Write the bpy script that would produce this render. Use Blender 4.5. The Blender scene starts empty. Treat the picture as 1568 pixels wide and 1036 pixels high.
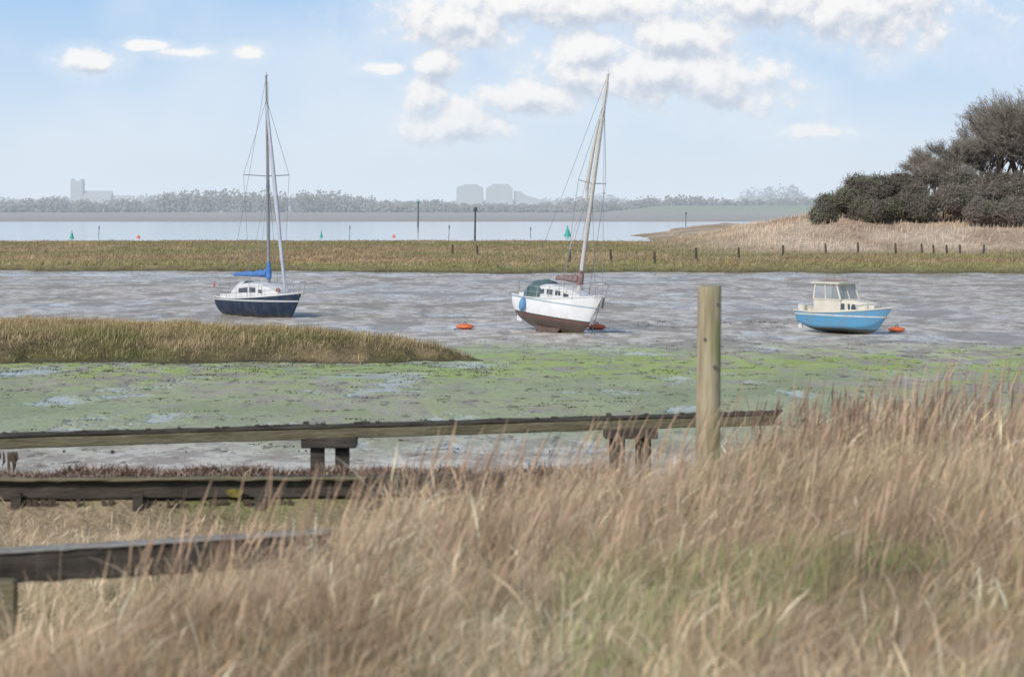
import bpy, math, random
import numpy as np
from mathutils import Vector, Matrix
random.seed(7); rng=np.random.default_rng(7)
scene=bpy.context.scene
F=3049.0; CZ=5.5      # focal length in survey units, eye height above the mud
def SX(b,D): return (b-784.0)/F*D          # bearing -> world X at distance D
def SZ(r,D): return CZ-(r-322.0)/F*D       # drop -> world Z at distance D

# ------------------------------------------------------------------ noise
def _h(ix,iy,s):
    n=(ix.astype(np.int64)*374761393+iy.astype(np.int64)*668265263+s*974634777)&0x7fffffff
    n=((n^(n>>13))*1274126177)&0x7fffffff
    return ((n^(n>>16))&0xffff)/65535.0
def vn(x,y,s=0):
    x=np.asarray(x,float);y=np.asarray(y,float)
    ix=np.floor(x);iy=np.floor(y);fx=x-ix;fy=y-iy
    fx=fx*fx*(3-2*fx);fy=fy*fy*(3-2*fy)
    a=_h(ix,iy,s);b=_h(ix+1,iy,s);c=_h(ix,iy+1,s);d=_h(ix+1,iy+1,s)
    return (a*(1-fx)+b*fx)*(1-fy)+(c*(1-fx)+d*fx)*fy
def fbm(x,y,s=0,o=4):
    v=0;a=.5;t=0
    for i in range(o):
        v=v+a*vn(x*2**i,y*2**i,s+i*17);t+=a;a*=.5
    return v/t
def ss(a,b,x):
    t=np.clip((np.asarray(x,float)-a)/(b-a),0,1);return t*t*(3-2*t)
def lerp3(a,b,t): return np.asarray(a)*(1-t[...,None])+np.asarray(b)*t[...,None]
def unit(a): return a/np.linalg.norm(a,axis=1)[:,None]

# ------------------------------------------------------------------ materials
def newmat(name):
    m=bpy.data.materials.new(name);m.use_nodes=True
    nt=m.node_tree
    return m,nt,nt.nodes,nt.links,nt.nodes["Principled BSDF"]
def mat(name,c1,c2=None,scale=3.0,rough=.8,spec=.3,bump=0.0,bscale=None,detail=6,metal=0,stretch=None):
    m,nt,N,L,P=newmat(name)
    P.inputs['Roughness'].default_value=rough
    P.inputs['Specular IOR Level'].default_value=spec
    P.inputs['Metallic'].default_value=metal
    if c2 is None: c2=tuple(x*.8 for x in c1)
    tc=N.new('ShaderNodeTexCoord');mp=N.new('ShaderNodeMapping')
    L.new(tc.outputs['Object'],mp.inputs[0])
    if stretch: mp.inputs['Scale'].default_value=stretch
    n=N.new('ShaderNodeTexNoise');n.inputs['Scale'].default_value=scale;n.inputs['Detail'].default_value=detail;n.inputs['Roughness'].default_value=.65
    L.new(mp.outputs[0],n.inputs['Vector'])
    r=N.new('ShaderNodeValToRGB');r.color_ramp.elements[0].position=.35;r.color_ramp.elements[1].position=.65
    r.color_ramp.elements[0].color=(*c1,1);r.color_ramp.elements[1].color=(*c2,1)
    L.new(n.outputs['Fac'],r.inputs[0]);L.new(r.outputs[0],P.inputs['Base Color'])
    if bump:
        b=N.new('ShaderNodeBump');b.inputs['Distance'].default_value=bump
        n2=N.new('ShaderNodeTexNoise');n2.inputs['Scale'].default_value=bscale or scale*3;n2.inputs['Detail'].default_value=5
        L.new(mp.outputs[0],n2.inputs['Vector']);L.new(n2.outputs['Fac'],b.inputs['Height']);L.new(b.outputs[0],P.inputs['Normal'])
    return m
def leafmat(name):
    m=bpy.data.materials.new(name);m.use_nodes=True;nt=m.node_tree;N=nt.nodes;L=nt.links
    N.clear();o=N.new('ShaderNodeOutputMaterial');a=N.new('ShaderNodeAttribute');a.attribute_name='Col'
    d=N.new('ShaderNodeBsdfDiffuse');L.new(a.outputs['Color'],d.inputs[0])
    L.new(d.outputs[0],o.inputs[0]);return m
LEAF=leafmat('dry_grass_blades'); TWIG=leafmat('twigs_and_leaves'); HAZE=leafmat('distant_foliage')

# ------------------------------------------------------------------ mesh helpers
def np_mesh(name,V,Q,mats,col=None,smooth=False,midx=None):
    me=bpy.data.meshes.new(name)
    k=Q.shape[1]
    me.vertices.add(len(V));me.vertices.foreach_set('co',V.astype(np.float32).ravel())
    me.loops.add(Q.size);me.loops.foreach_set('vertex_index',Q.astype(np.int32).ravel())
    me.polygons.add(len(Q));me.polygons.foreach_set('loop_start',np.arange(0,Q.size,k,dtype=np.int32))
    me.polygons.foreach_set('loop_total',np.full(len(Q),k,dtype=np.int32))
    if smooth: me.polygons.foreach_set('use_smooth',np.ones(len(Q),bool))
    for m in mats: me.materials.append(m)
    if midx is not None: me.polygons.foreach_set('material_index',midx.astype(np.int32))
    me.update(calc_edges=True)
    if col is not None:
        ca=me.color_attributes.new('Col','FLOAT_COLOR','POINT')
        c=np.ones((len(V),4),np.float32);c[:,:3]=col;ca.data.foreach_set('color',c.ravel())
    ob=bpy.data.objects.new(name,me);scene.collection.objects.link(ob);return ob
def grid(name,X,Y,Z,mats,col=None):
    r,c=X.shape
    V=np.stack([X,Y,Z],-1).reshape(-1,3)
    i=np.arange(r*c).reshape(r,c)
    Q=np.stack([i[:-1,:-1],i[:-1,1:],i[1:,1:],i[1:,:-1]],-1).reshape(-1,4)
    return np_mesh(name,V,Q,mats,col,True)
def leaves(name,P,NN,C,s1,s2,m,g):
    """leaf-clump faces at P whose surfaces face NN"""
    n=len(P);a=unit(np.cross(NN,g.normal(size=(n,3))));b=np.cross(NN,a)
    VV=np.stack([P-a*s1,P-b*s2,P+a*s1,P+b*s2],1).reshape(-1,3)
    return np_mesh(name,VV,np.arange(4*n).reshape(n,4),[m],np.repeat(C,4,0))
def blades(name,B,h,w,lean,col,segs=4,head=None,m=None,droop=.35):
    n=len(B);T=np.linspace(0,1,segs+1)
    ang=rng.uniform(0,math.pi,n);side=np.stack([np.cos(ang),np.sin(ang)*.6,np.zeros(n)],-1)
    V=np.zeros((n,segs+1,2,3),np.float32);C=np.zeros((n,segs+1,2,3),np.float32)
    for k,t in enumerate(T):
        p=B.copy();p[:,0]+=lean[:,0]*t**1.7;p[:,1]+=lean[:,1]*t**1.7
        ll=np.hypot(lean[:,0],lean[:,1])/np.maximum(h,.01)
        p[:,2]+=h*(t-droop*np.minimum(ll,1.4)*t*t)
        ww=w*(1-.8*t)
        if head is not None:
            hw=[.45,.4,.35,2.6,.7][min(k,4)]
            ww=np.where(head,w*hw,ww)
        V[:,k,0]=p-side*ww[:,None]*.5;V[:,k,1]=p+side*ww[:,None]*.5
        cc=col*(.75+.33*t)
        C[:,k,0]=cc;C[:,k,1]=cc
    i=np.arange(n*(segs+1)*2).reshape(n,segs+1,2)
    Q=np.stack([i[:,:-1,0],i[:,:-1,1],i[:,1:,1],i[:,1:,0]],-1).reshape(-1,4)
    return np_mesh(name,V.reshape(-1,3),Q,[m or LEAF],C.reshape(-1,3))

class MB:
    def __init__(s): s.v=[];s.f=[];s.m=[];s.s=[]
    def add(s,vs,fs,mi=0,sm=False):
        o=len(s.v);s.v+= [tuple(map(float,p)) for p in vs]
        for f in fs: s.f.append([i+o for i in f]);s.m.append(mi);s.s.append(sm)
    def tube(s,p0,p1,r0,r1=None,n=8,mi=0):
        if r1 is None:r1=r0
        p0=Vector(p0);p1=Vector(p1);d=(p1-p0).normalized()
        a=d.orthogonal().normalized();b=d.cross(a)
        vs=[];
        for p,r in((p0,r0),(p1,r1)):
            for k in range(n):
                t=2*math.pi*k/n;vs.append(p+a*math.cos(t)*r+b*math.sin(t)*r)
        fs=[[k,(k+1)%n,n+(k+1)%n,n+k] for k in range(n)]
        s.add(vs,fs,mi,True);s.add(vs[:n],[list(range(n))],mi);s.add(vs[n:],[list(range(n))],mi)
    def path(s,pts,r,n=6,mi=0):
        for a,b in zip(pts[:-1],pts[1:]): s.tube(a,b,r,r,n,mi)
    def loft(s,secs,closed=False,caps=True,mi=0,sm=True):
        k=len(secs[0]);vs=[p for q in secs for p in q];fs=[]
        for i in range(len(secs)-1):
            for j in range(k if closed else k-1):
                j2=(j+1)%k;fs.append([i*k+j,i*k+j2,(i+1)*k+j2,(i+1)*k+j])
        s.add(vs,fs,mi,sm)
        if caps: s.add(secs[0],[list(range(k))],mi);s.add(secs[-1],[list(range(k))],mi)
    def box(s,c,d,mi=0,rz=0,bev=.0,taper=1.0):
        x,y,z=[q/2 for q in d];R=Matrix.Rotation(rz,3,'Z');c=Vector(c)
        def ring(zz,k): return [c+R@Vector((sx*x*k,sy*y*k,zz)) for sx,sy in((-1,-1),(1,-1),(1,1),(-1,1))]
        if bev:
            rings=[[c+R@Vector((sx*(x-bev),sy*(y-bev),-z)) for sx,sy in((-1,-1),(1,-1),(1,1),(-1,1))],ring(-z+bev,1),ring(z-bev,taper),[c+R@Vector((sx*(x-bev)*taper,sy*(y-bev)*taper,z)) for sx,sy in((-1,-1),(1,-1),(1,1),(-1,1))]]
        else: rings=[ring(-z,1),ring(z,taper)]
        s.loft(rings,True,True,mi,False)
    def obj(s,name,mats,parent=None):
        import bmesh
        me=bpy.data.meshes.new(name);me.from_pydata(s.v,[],s.f)
        for m in mats: me.materials.append(m)
        me.polygons.foreach_set('material_index',s.m);me.polygons.foreach_set('use_smooth',s.s)
        bm=bmesh.new();bm.from_mesh(me)
        bmesh.ops.recalc_face_normals(bm,faces=bm.faces);bm.to_mesh(me);bm.free()
        ob=bpy.data.objects.new(name,me);scene.collection.objects.link(ob)
        if parent: ob.parent=parent
        return ob
def empty(name,M=None):
    e=bpy.data.objects.new(name,None);scene.collection.objects.link(e)
    if M is not None: e.matrix_world=M
    return e

# ================================================================== MUD (ground sheet)
def mudz(X,Y):
    a=ss(60,90,Y)*(1-ss(178,230,Y))
    z=(fbm(X*.35,Y*.4,3)-.5)*.12*a+(fbm(X*1.2,Y*.8,9)-.5)*.05*a
    z+=(fbm(X*.5,Y*.5,5)-.5)*.05*(1-ss(80,100,Y))
    z+=.12*np.exp(-((Y-96-1.2*np.sin(X*.25))/1.0)**2)*ss(3,6,X)*(1-ss(12,15,X))*fbm(X*2,Y*2,8)*1.6
    return z
ys=[];y=14.0
while y<200: ys.append(y);y*=1.0045
while y<9000: ys.append(y);y*=1.03
ys=[-200,-40,0]+ys;ys=np.array(ys)
us=np.concatenate([[-6,-3,-1.5,-.8],np.linspace(-.45,.45,420),[.8,1.5,3,6]])
YY,UU=np.meshgrid(ys,us,indexing='ij');XX=UU*np.maximum(YY,30)
def mud_material():
    m,nt,N,L,P=newmat('wet_mud_with_algae')
    tc=N.new('ShaderNodeTexCoord');sp=N.new('ShaderNodeSeparateXYZ');L.new(tc.outputs['Object'],sp.inputs[0])
    def noise(s,d=6,r=.6,st=None,rot=.5):
        n=N.new('ShaderNodeTexNoise');n.inputs['Scale'].default_value=s;n.inputs['Detail'].default_value=d;n.inputs['Roughness'].default_value=r
        if st:
            mp=N.new('ShaderNodeMapping');mp.inputs['Scale'].default_value=st;mp.inputs['Rotation'].default_value=(0,0,rot);L.new(tc.outputs['Object'],mp.inputs[0]);L.new(mp.outputs[0],n.inputs[0])
        else: L.new(tc.outputs['Object'],n.inputs[0])
        return n.outputs['Fac']
    def mr(v,a,b,c=0,d=1,sm=True):
        n=N.new('ShaderNodeMapRange');n.interpolation_type='SMOOTHSTEP' if sm else 'LINEAR'
        for i,q in zip((1,2,3,4),(a,b,c,d)): n.inputs[i].default_value=q
        L.new(v,n.inputs[0]);return n.outputs[0]
    def mth(op,a,b):
        n=N.new('ShaderNodeMath');n.operation=op
        for i,q in enumerate((a,b)):
            if isinstance(q,(int,float)): n.inputs[i].default_value=q
            else: L.new(q,n.inputs[i])
        return n.outputs[0]
    def mix(f,a,b):
        n=N.new('ShaderNodeMix');n.data_type='RGBA'
        if isinstance(f,(int,float)): n.inputs[0].default_value=f
        else: L.new(f,n.inputs[0])
        for i,q in((6,a),(7,b)):
            if isinstance(q,tuple): n.inputs[i].default_value=(*q,1)
            else: L.new(q,n.inputs[i])
        return n.outputs[2]
    Yw=sp.outputs[1];Xw=sp.outputs[0]
    n_s=noise(.9,5,.75,(1,.6,1));n_m=noise(.22,5,.65,(1.1,.55,1),.35);n_l=noise(.05,3,.6)
    mudc=mix(mr(n_s,.42,.58),(.42,.365,.30),(.72,.66,.575))
    mudc=mix(mth('MULTIPLY',mr(n_m,.51,.56),.75),mudc,(.33,.285,.23))
    ysh=mth('ADD',Yw,mth('MULTIPLY',mth('SUBTRACT',n_m,.5),20))
    zone=mth('MULTIPLY',mr(ysh,86,74),mr(ysh,40,54))
    al=mth('MULTIPLY',zone,mr(mth('ADD',mth('MULTIPLY',n_s,.6),mth('MULTIPLY',n_l,.45)),.42,.54))
    al=mth('MULTIPLY',al,.85)
    alc=mix(mr(n_m,.4,.6),(.29,.34,.14),(.43,.47,.24))
    lush=mth('MULTIPLY',mth('MULTIPLY',mr(ysh,62,70),mr(ysh,82,76)),mr(n_s,.38,.55))
    alc=mix(lush,alc,(.38,.49,.09))
    col=mix(al,mudc,alc)
    spots=mr(noise(1.9,3,.65,(1,.4,1),.2),.59,.65);spots=mth('MULTIPLY',spots,mr(Yw,88,80))
    col=mix(mth('MULTIPLY',spots,.68),col,(.14,.125,.085))
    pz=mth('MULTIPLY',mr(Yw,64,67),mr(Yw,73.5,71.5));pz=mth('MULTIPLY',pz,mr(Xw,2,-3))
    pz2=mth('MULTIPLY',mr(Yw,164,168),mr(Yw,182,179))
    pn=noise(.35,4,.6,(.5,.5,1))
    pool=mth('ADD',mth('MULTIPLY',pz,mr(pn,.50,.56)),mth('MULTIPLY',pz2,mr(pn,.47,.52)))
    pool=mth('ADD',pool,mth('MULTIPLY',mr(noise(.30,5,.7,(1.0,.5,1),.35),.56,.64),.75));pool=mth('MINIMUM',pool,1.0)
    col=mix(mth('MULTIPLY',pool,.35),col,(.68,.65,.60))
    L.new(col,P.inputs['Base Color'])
    wet=mr(n_l,.40,.60)
    ro=mth('ADD',mr(wet,0,1,.65,.40,False),mth('MULTIPLY',al,.15));ro=mth('MULTIPLY',ro,mr(pool,0,1,1,.25,False))
    L.new(ro,P.inputs['Roughness']);L.new(mr(pool,0,1,.16,.45,False),P.inputs['Specular IOR Level'])
    b=N.new('ShaderNodeBump');b.inputs['Distance'].default_value=.18;b.inputs['Strength'].default_value=.85
    hh=mth('ADD',mth('MULTIPLY',n_s,.8),mth('MULTIPLY',n_m,.6))
    hh=mth('MULTIPLY',hh,mr(pool,0,1,1,.1,False))
    L.new(hh,b.inputs['Height']);L.new(b.outputs[0],P.inputs['Normal'])
    return m
mud=grid('mudflat_ground',XX,YY,mudz(XX,YY),[mud_material()])

# ================================================================== FAR WATER
def water_mat():
    m,nt,N,L,P=newmat('estuary_water')
    P.inputs['Base Color'].default_value=(.66,.70,.70,1);P.inputs['Roughness'].default_value=.12;P.inputs['Specular IOR Level'].default_value=.6
    tc=N.new('ShaderNodeTexCoord');n=N.new('ShaderNodeTexNoise');n.inputs['Scale'].default_value=.3;n.inputs['Detail'].default_value=4
    L.new(tc.outputs['Object'],n.inputs[0]);b=N.new('ShaderNodeBump');b.inputs['Distance'].default_value=.05;b.inputs['Strength'].default_value=.4
    L.new(n.outputs['Fac'],b.inputs['Height']);L.new(b.outputs[0],P.inputs['Normal']);return m
xs=np.linspace(-1200,1200,60);yw=np.linspace(290,960,30)
Yg,Xg=np.meshgrid(yw,xs,indexing='ij')
grid('estuary_water',Xg,Yg,np.full(Xg.shape,.12),[water_mat()])

# ================================================================== FAR MARSH + straw bank
def front_edge(X): return 176-.10*np.clip(X,-80,80)+5*(fbm(X*.06,X*0,31)-.5)*2+2.2*(fbm(X*.35,X*0+4,33)-.5)*2
def back_edge(X): return 330+10*(fbm(X*.03,X*0,41)-.5)*2-10*ss(10,30,X)
def marshz(X,Y):
    fe=front_edge(X)
    z=.55*ss(0,3.0,Y-fe)*(1-ss(0,5,Y-np.maximum(back_edge(X),ss(20,34,X)*420)))-.25
    z+=.15*(fbm(X*.25,Y*.12,51)-.5)*ss(0,6,Y-fe)
    z+=.25
    bank=ss(232,272,Y+6*(fbm(X*.1,Y*.1,55)-.5))*ss(20,47,X+5*(fbm(X*.08,Y*.05,56)-.5))
    z+=4.35*bank*(1-.5*ss(290,340,Y))+.9*bank*(fbm(X*.2,Y*.2,57)-.5)
    return z-.12
def marsh_mat():
    m,nt,N,L,P=newmat('salt_marsh_turf');P.inputs['Roughness'].default_value=.95;P.inputs['Specular IOR Level'].default_value=.05
    a=N.new('ShaderNodeAttribute');a.attribute_name='Col'
    tc=N.new('ShaderNodeTexCoord');n=N.new('ShaderNodeTexNoise');n.inputs['Scale'].default_value=.8;n.inputs['Detail'].default_value=5;n.inputs['Roughness'].default_value=.7
    L.new(tc.outputs['Object'],n.inputs[0])
    r=N.new('ShaderNodeMapRange');r.inputs[1].default_value=.3;r.inputs[2].default_value=.7;r.inputs[3].default_value=.65;r.inputs[4].default_value=1.3
    L.new(n.outputs['Fac'],r.inputs[0])
    v=N.new('ShaderNodeVectorMath');v.operation='SCALE';L.new(a.outputs['Color'],v.inputs[0]);L.new(r.outputs[0],v.inputs['Scale']);L.new(v.outputs[0],P.inputs['Base Color'])
    b=N.new('ShaderNodeBump');b.inputs['Distance'].default_value=.3;L.new(n.outputs['Fac'],b.inputs['Height']);L.new(b.outputs[0],P.inputs['Normal'])
    return m
MARSH=marsh_mat()
def marshcol(X,Y):
    fe=front_edge(X)
    t=ss(.35,.65,fbm(X*.05,Y*.06,61))
    c=lerp3((.34,.25,.145),(.28,.255,.125),t)
    t2=ss(.5,.75,fbm(X*.3,Y*.1,63));c=lerp3(c,(.44,.33,.20),t2*.8)
    c=lerp3(c,(.30,.30,.12),np.clip(1-(Y-fe)/14,0,1)*.6)
    bk=ss(228,246,Y+10*(fbm(X*.1,Y*.1,65)-.5)-0)*ss(16,36,X)
    straw=lerp3((.64,.51,.38),(.46,.35,.25),ss(.3,.7,fbm(X*.15,Y*.12,67)))
    c=lerp3(c,straw,bk)
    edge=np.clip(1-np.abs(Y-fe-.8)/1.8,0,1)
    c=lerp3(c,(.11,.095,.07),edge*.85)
    return c
yy=[];y=158.0
while y<430: yy.append(y);y+=.45 if y<200 else 1.6
yy=np.array(yy);xx=np.concatenate([np.linspace(-420,-110,60),np.linspace(-109,130,480),np.linspace(131,420,60)])
Yg,Xg=np.meshgrid(yy,xx,indexing='ij')
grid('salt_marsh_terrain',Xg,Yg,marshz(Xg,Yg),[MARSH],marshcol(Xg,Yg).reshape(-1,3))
n=95000
Y=170+170*rng.random(n)**1.3;X=rng.uniform(-.32,.36,n)*Y
k=(Y>front_edge(X)+1)&(Y<np.maximum(back_edge(X),ss(20,34,X)*400));X=X[k];Y=Y[k];n=len(X)
Z=marshz(X,Y);bk=ss(225,250,Y)*ss(16,36,X)
h=(.18+.2*rng.random(n))*(1+1.2*bk)*(.5+fbm(X*.3,Y*.3,71));w=.07+.05*rng.random(n)
col=marshcol(X,Y)*(.8+.65*rng.random(n))[:,None]
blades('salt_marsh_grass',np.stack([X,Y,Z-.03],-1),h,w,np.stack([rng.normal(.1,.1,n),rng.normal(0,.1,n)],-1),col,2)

# ================================================================== LEFT MARSH ISLAND
IX=np.array([-90,-24,-14,-7.6,-4.4,-2.6,-1.0]);IB=np.array([101,94,90,84,80,76.8,73.0])
def islz(X,Y):
    back=np.interp(X,IX,IB)+1.6*(fbm(X*.4,Y*0,81)-.5)
    front=72.0+2.6*(fbm(X*.35,X*0+3,83)-.5)+.9*(fbm(X*1.5,X*0+7,84)-.5)
    d=np.minimum(Y-front,(back-Y)*.8);d=np.minimum(d,(-.6-X)*.7)
    return .62*ss(0,2.2,d)*(.62+.38*ss(0,6,d))+.20*(fbm(X*.5,Y*.5,85)-.5)*ss(0,1,d)-.10*(1-ss(-.2,.1,d)),d
def islcol(X,Y,d):
    t=ss(.35,.65,fbm(X*.25,Y*.25,87))
    c=lerp3((.36,.285,.155),(.24,.235,.095),t)
    c=lerp3(c,(.50,.38,.22),ss(.5,.7,fbm(X*.5+9,Y*.5,88))*.7)
    c=lerp3(c,(.20,.17,.09),ss(.52,.70,fbm(X*.7+3,Y*.5,89))*.65)
    c=lerp3(c,(.48,.36,.19),ss(4,12,Y-72)*.6)
    return c
yy=np.arange(69,102,.2);xx=np.concatenate([np.arange(-90,-32,1.0),np.arange(-32,1,.15)])
Yg,Xg=np.meshgrid(yy,xx,indexing='ij');Zi,di=islz(Xg,Yg)
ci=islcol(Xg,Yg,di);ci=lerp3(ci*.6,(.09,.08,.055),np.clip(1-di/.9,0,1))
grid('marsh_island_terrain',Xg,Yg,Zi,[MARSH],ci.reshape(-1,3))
n=150000;X=rng.uniform(-36,0,n);Y=rng.uniform(71,98,n);Zi,di=islz(X,Y)
k=(di>.2+1.3*vn(X*1.3,Y*1.3,90)*vn(X*4,Y*4,96))&(X>-.4*Y);X=X[k];Y=Y[k];Zi=Zi[k];di=di[k];n=len(X)
h=(.08+.30*rng.random(n)**1.4)*(.15+1.6*fbm(X*1.1,Y*1.1,91))*(.75+.25*ss(0,3,di));w=.016+.02*rng.random(n)
col=islcol(X,Y,di)*(.5+1.0*rng.random(n))[:,None]
straw=rng.random(n)<.14;col[straw]=np.array([.58,.46,.28])*(.8+.4*rng.random(straw.sum()))[:,None]
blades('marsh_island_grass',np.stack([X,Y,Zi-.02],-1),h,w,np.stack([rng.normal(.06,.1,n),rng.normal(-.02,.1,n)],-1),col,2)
cx=[];cy=[]
for i in range(420):
    Yc=44+rng.random()**.8*40;cx.append(rng.uniform(-.3,.3)*Yc);cy.append(Yc)
for i in range(200): Yc=rng.uniform(66,72.5);cx.append(rng.uniform(-22,0));cy.append(Yc)
for i in range(60): Yc=rng.uniform(93,100);cx.append(rng.uniform(3,16));cy.append(Yc)
cx=np.repeat(cx,26);cy=np.repeat(cy,26);n=len(cx)
sz=np.repeat(rng.uniform(.05,.30,n//26)**1.3*1.3,26)
X=cx+rng.normal(0,1.6,n)*sz;Y=cy+rng.normal(0,1,n)*sz*.8
blades('seaweed_clumps',np.stack([X,Y,mudz(X,Y)-.01],-1),rng.uniform(.01,.06,n),rng.uniform(.04,.09,n),rng.normal(0,.06,(n,2)),np.array([.085,.075,.045])*(.5+rng.random(n))[:,None],2)

# ================================================================== FAR SHORE, WOODS, HAZE
def farz(X,Y):
    z=-.2+.9*ss(925,960,Y)+3.2*ss(960,1400,Y)
    z+=5.0*ss(1250,1330,Y)*ss(60,110,X)*(1-ss(1500,1700,Y)*.3)
    return z+.5*(fbm(X*.02,Y*.02,101)-.5)
yy=np.concatenate([np.linspace(915,1450,60),np.linspace(1470,9000,30)]);xx=np.linspace(-1,1,160)
Yg,Ug=np.meshgrid(yy,xx,indexing='ij');Xg=Ug*(700+.5*Yg)
c=lerp3((.36,.315,.27),(.43,.39,.34),fbm(Xg*.01,Yg*.03,103))
c=lerp3(c,(.30,.35,.22),ss(1240,1300,Yg)*ss(50,110,Xg))
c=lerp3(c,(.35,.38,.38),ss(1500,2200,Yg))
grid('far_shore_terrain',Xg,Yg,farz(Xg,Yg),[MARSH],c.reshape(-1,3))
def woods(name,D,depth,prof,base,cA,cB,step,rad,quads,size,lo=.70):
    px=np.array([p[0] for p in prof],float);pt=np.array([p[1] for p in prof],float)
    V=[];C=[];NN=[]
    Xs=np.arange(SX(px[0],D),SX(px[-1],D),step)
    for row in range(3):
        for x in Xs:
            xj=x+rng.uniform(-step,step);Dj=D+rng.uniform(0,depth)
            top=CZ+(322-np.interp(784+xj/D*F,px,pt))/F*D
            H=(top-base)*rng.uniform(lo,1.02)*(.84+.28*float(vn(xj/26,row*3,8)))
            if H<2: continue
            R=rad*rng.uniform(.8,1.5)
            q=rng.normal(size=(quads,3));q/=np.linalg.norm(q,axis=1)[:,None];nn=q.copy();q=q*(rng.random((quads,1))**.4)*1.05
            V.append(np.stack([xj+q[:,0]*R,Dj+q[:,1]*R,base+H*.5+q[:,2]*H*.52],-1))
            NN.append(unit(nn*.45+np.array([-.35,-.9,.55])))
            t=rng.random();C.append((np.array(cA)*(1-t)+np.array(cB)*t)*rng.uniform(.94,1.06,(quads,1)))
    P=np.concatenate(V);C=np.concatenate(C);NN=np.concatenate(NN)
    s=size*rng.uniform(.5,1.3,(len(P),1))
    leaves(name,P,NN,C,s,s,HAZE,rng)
prof=[(-300,300),(0,304),(60,299),(100,306),(150,303),(200,303),(240,294),(300,290),(350,288),(420,292),(480,288),(540,294),(575,304),(620,306),(660,306),(700,310),(780,312),(850,311),(880,303),(905,305),(960,308),(1000,299),(1060,297),(1110,298),(1150,303),(1200,303),(1250,300),(1700,296)]
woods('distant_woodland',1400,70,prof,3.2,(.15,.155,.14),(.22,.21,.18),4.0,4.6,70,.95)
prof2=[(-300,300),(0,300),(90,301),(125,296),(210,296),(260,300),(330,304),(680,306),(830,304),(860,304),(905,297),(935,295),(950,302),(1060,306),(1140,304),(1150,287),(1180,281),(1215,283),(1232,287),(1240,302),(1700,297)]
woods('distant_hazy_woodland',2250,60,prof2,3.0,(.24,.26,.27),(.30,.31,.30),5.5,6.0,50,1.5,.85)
hz=mat('grey_stone',(.34,.35,.35),(.40,.40,.39),.05,.95,.0)
ch=empty('distant_church');D=2200;s=D/F
b=MB();tx=SX(119,D);b.box((tx,D,19),(18*s,18*s,38),bev=.3)
for sx in(-1,1):
    for sy in(-1,1): b.box((tx+sx*7.2*s,D+sy*7.2*s,38.6),(2.2,2.2,3))
b.obj('tower',[hz],ch)
b=MB();x0=SX(129,D);x1=SX(172,D);w=9
b.loft([[(x,D-w,0),(x,D-w,20),(x,D,27),(x,D+w,20),(x,D+w,0)] for x in(x0,x1)],False,True,0,False)
x2=SX(205,D);b.loft([[(x,D-w*.7,0),(x,D-w*.7,16),(x,D,22),(x,D+w*.7,16),(x,D+w*.7,0)] for x in(x1+.01,x2)],False,True,0,False)
b.obj('nave_and_chancel',[hz],ch)
hb=empty('distant_buildings');D=2240;b=MB()
for outl,dy in(([(699,330),(699,288),(703,285),(709,284),(711,282),(722,282.5),(730,282),(733,285),(738,286),(740,289),(740,330)],0),([(744,330),(744,288),(748,286),(752,284),(755,281.5),(766,282),(778,281.5),(781,285),(785,289),(786,330)],1),([(787,330),(787,292),(797,293),(803,297),(808,300),(820,303),(828,306),(828,330)],6)):
    b.loft([[(SX(a_,D),D+yo,SZ(r_,D)) for a_,r_ in outl] for yo in(dy,dy+14)],True,True,0,False)
b.obj('walls',[hz],hb)
# haze volume over the estuary: absorption plus added emission in place of scattered light
mm_=bpy.data.materials.new('emissive_haze');mm_.use_nodes=True;q=mm_.node_tree;q.nodes.clear()
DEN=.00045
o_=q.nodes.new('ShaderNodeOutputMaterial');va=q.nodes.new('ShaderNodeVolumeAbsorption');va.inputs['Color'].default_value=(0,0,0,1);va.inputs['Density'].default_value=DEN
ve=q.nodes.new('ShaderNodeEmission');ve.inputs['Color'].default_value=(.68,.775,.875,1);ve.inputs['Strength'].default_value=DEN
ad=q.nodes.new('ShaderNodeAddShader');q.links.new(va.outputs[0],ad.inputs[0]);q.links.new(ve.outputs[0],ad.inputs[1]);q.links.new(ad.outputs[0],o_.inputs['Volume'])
b=MB();b.box((0,1750,32),(5200,2600,76));b.obj('emissive_haze',[mm_])

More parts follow.
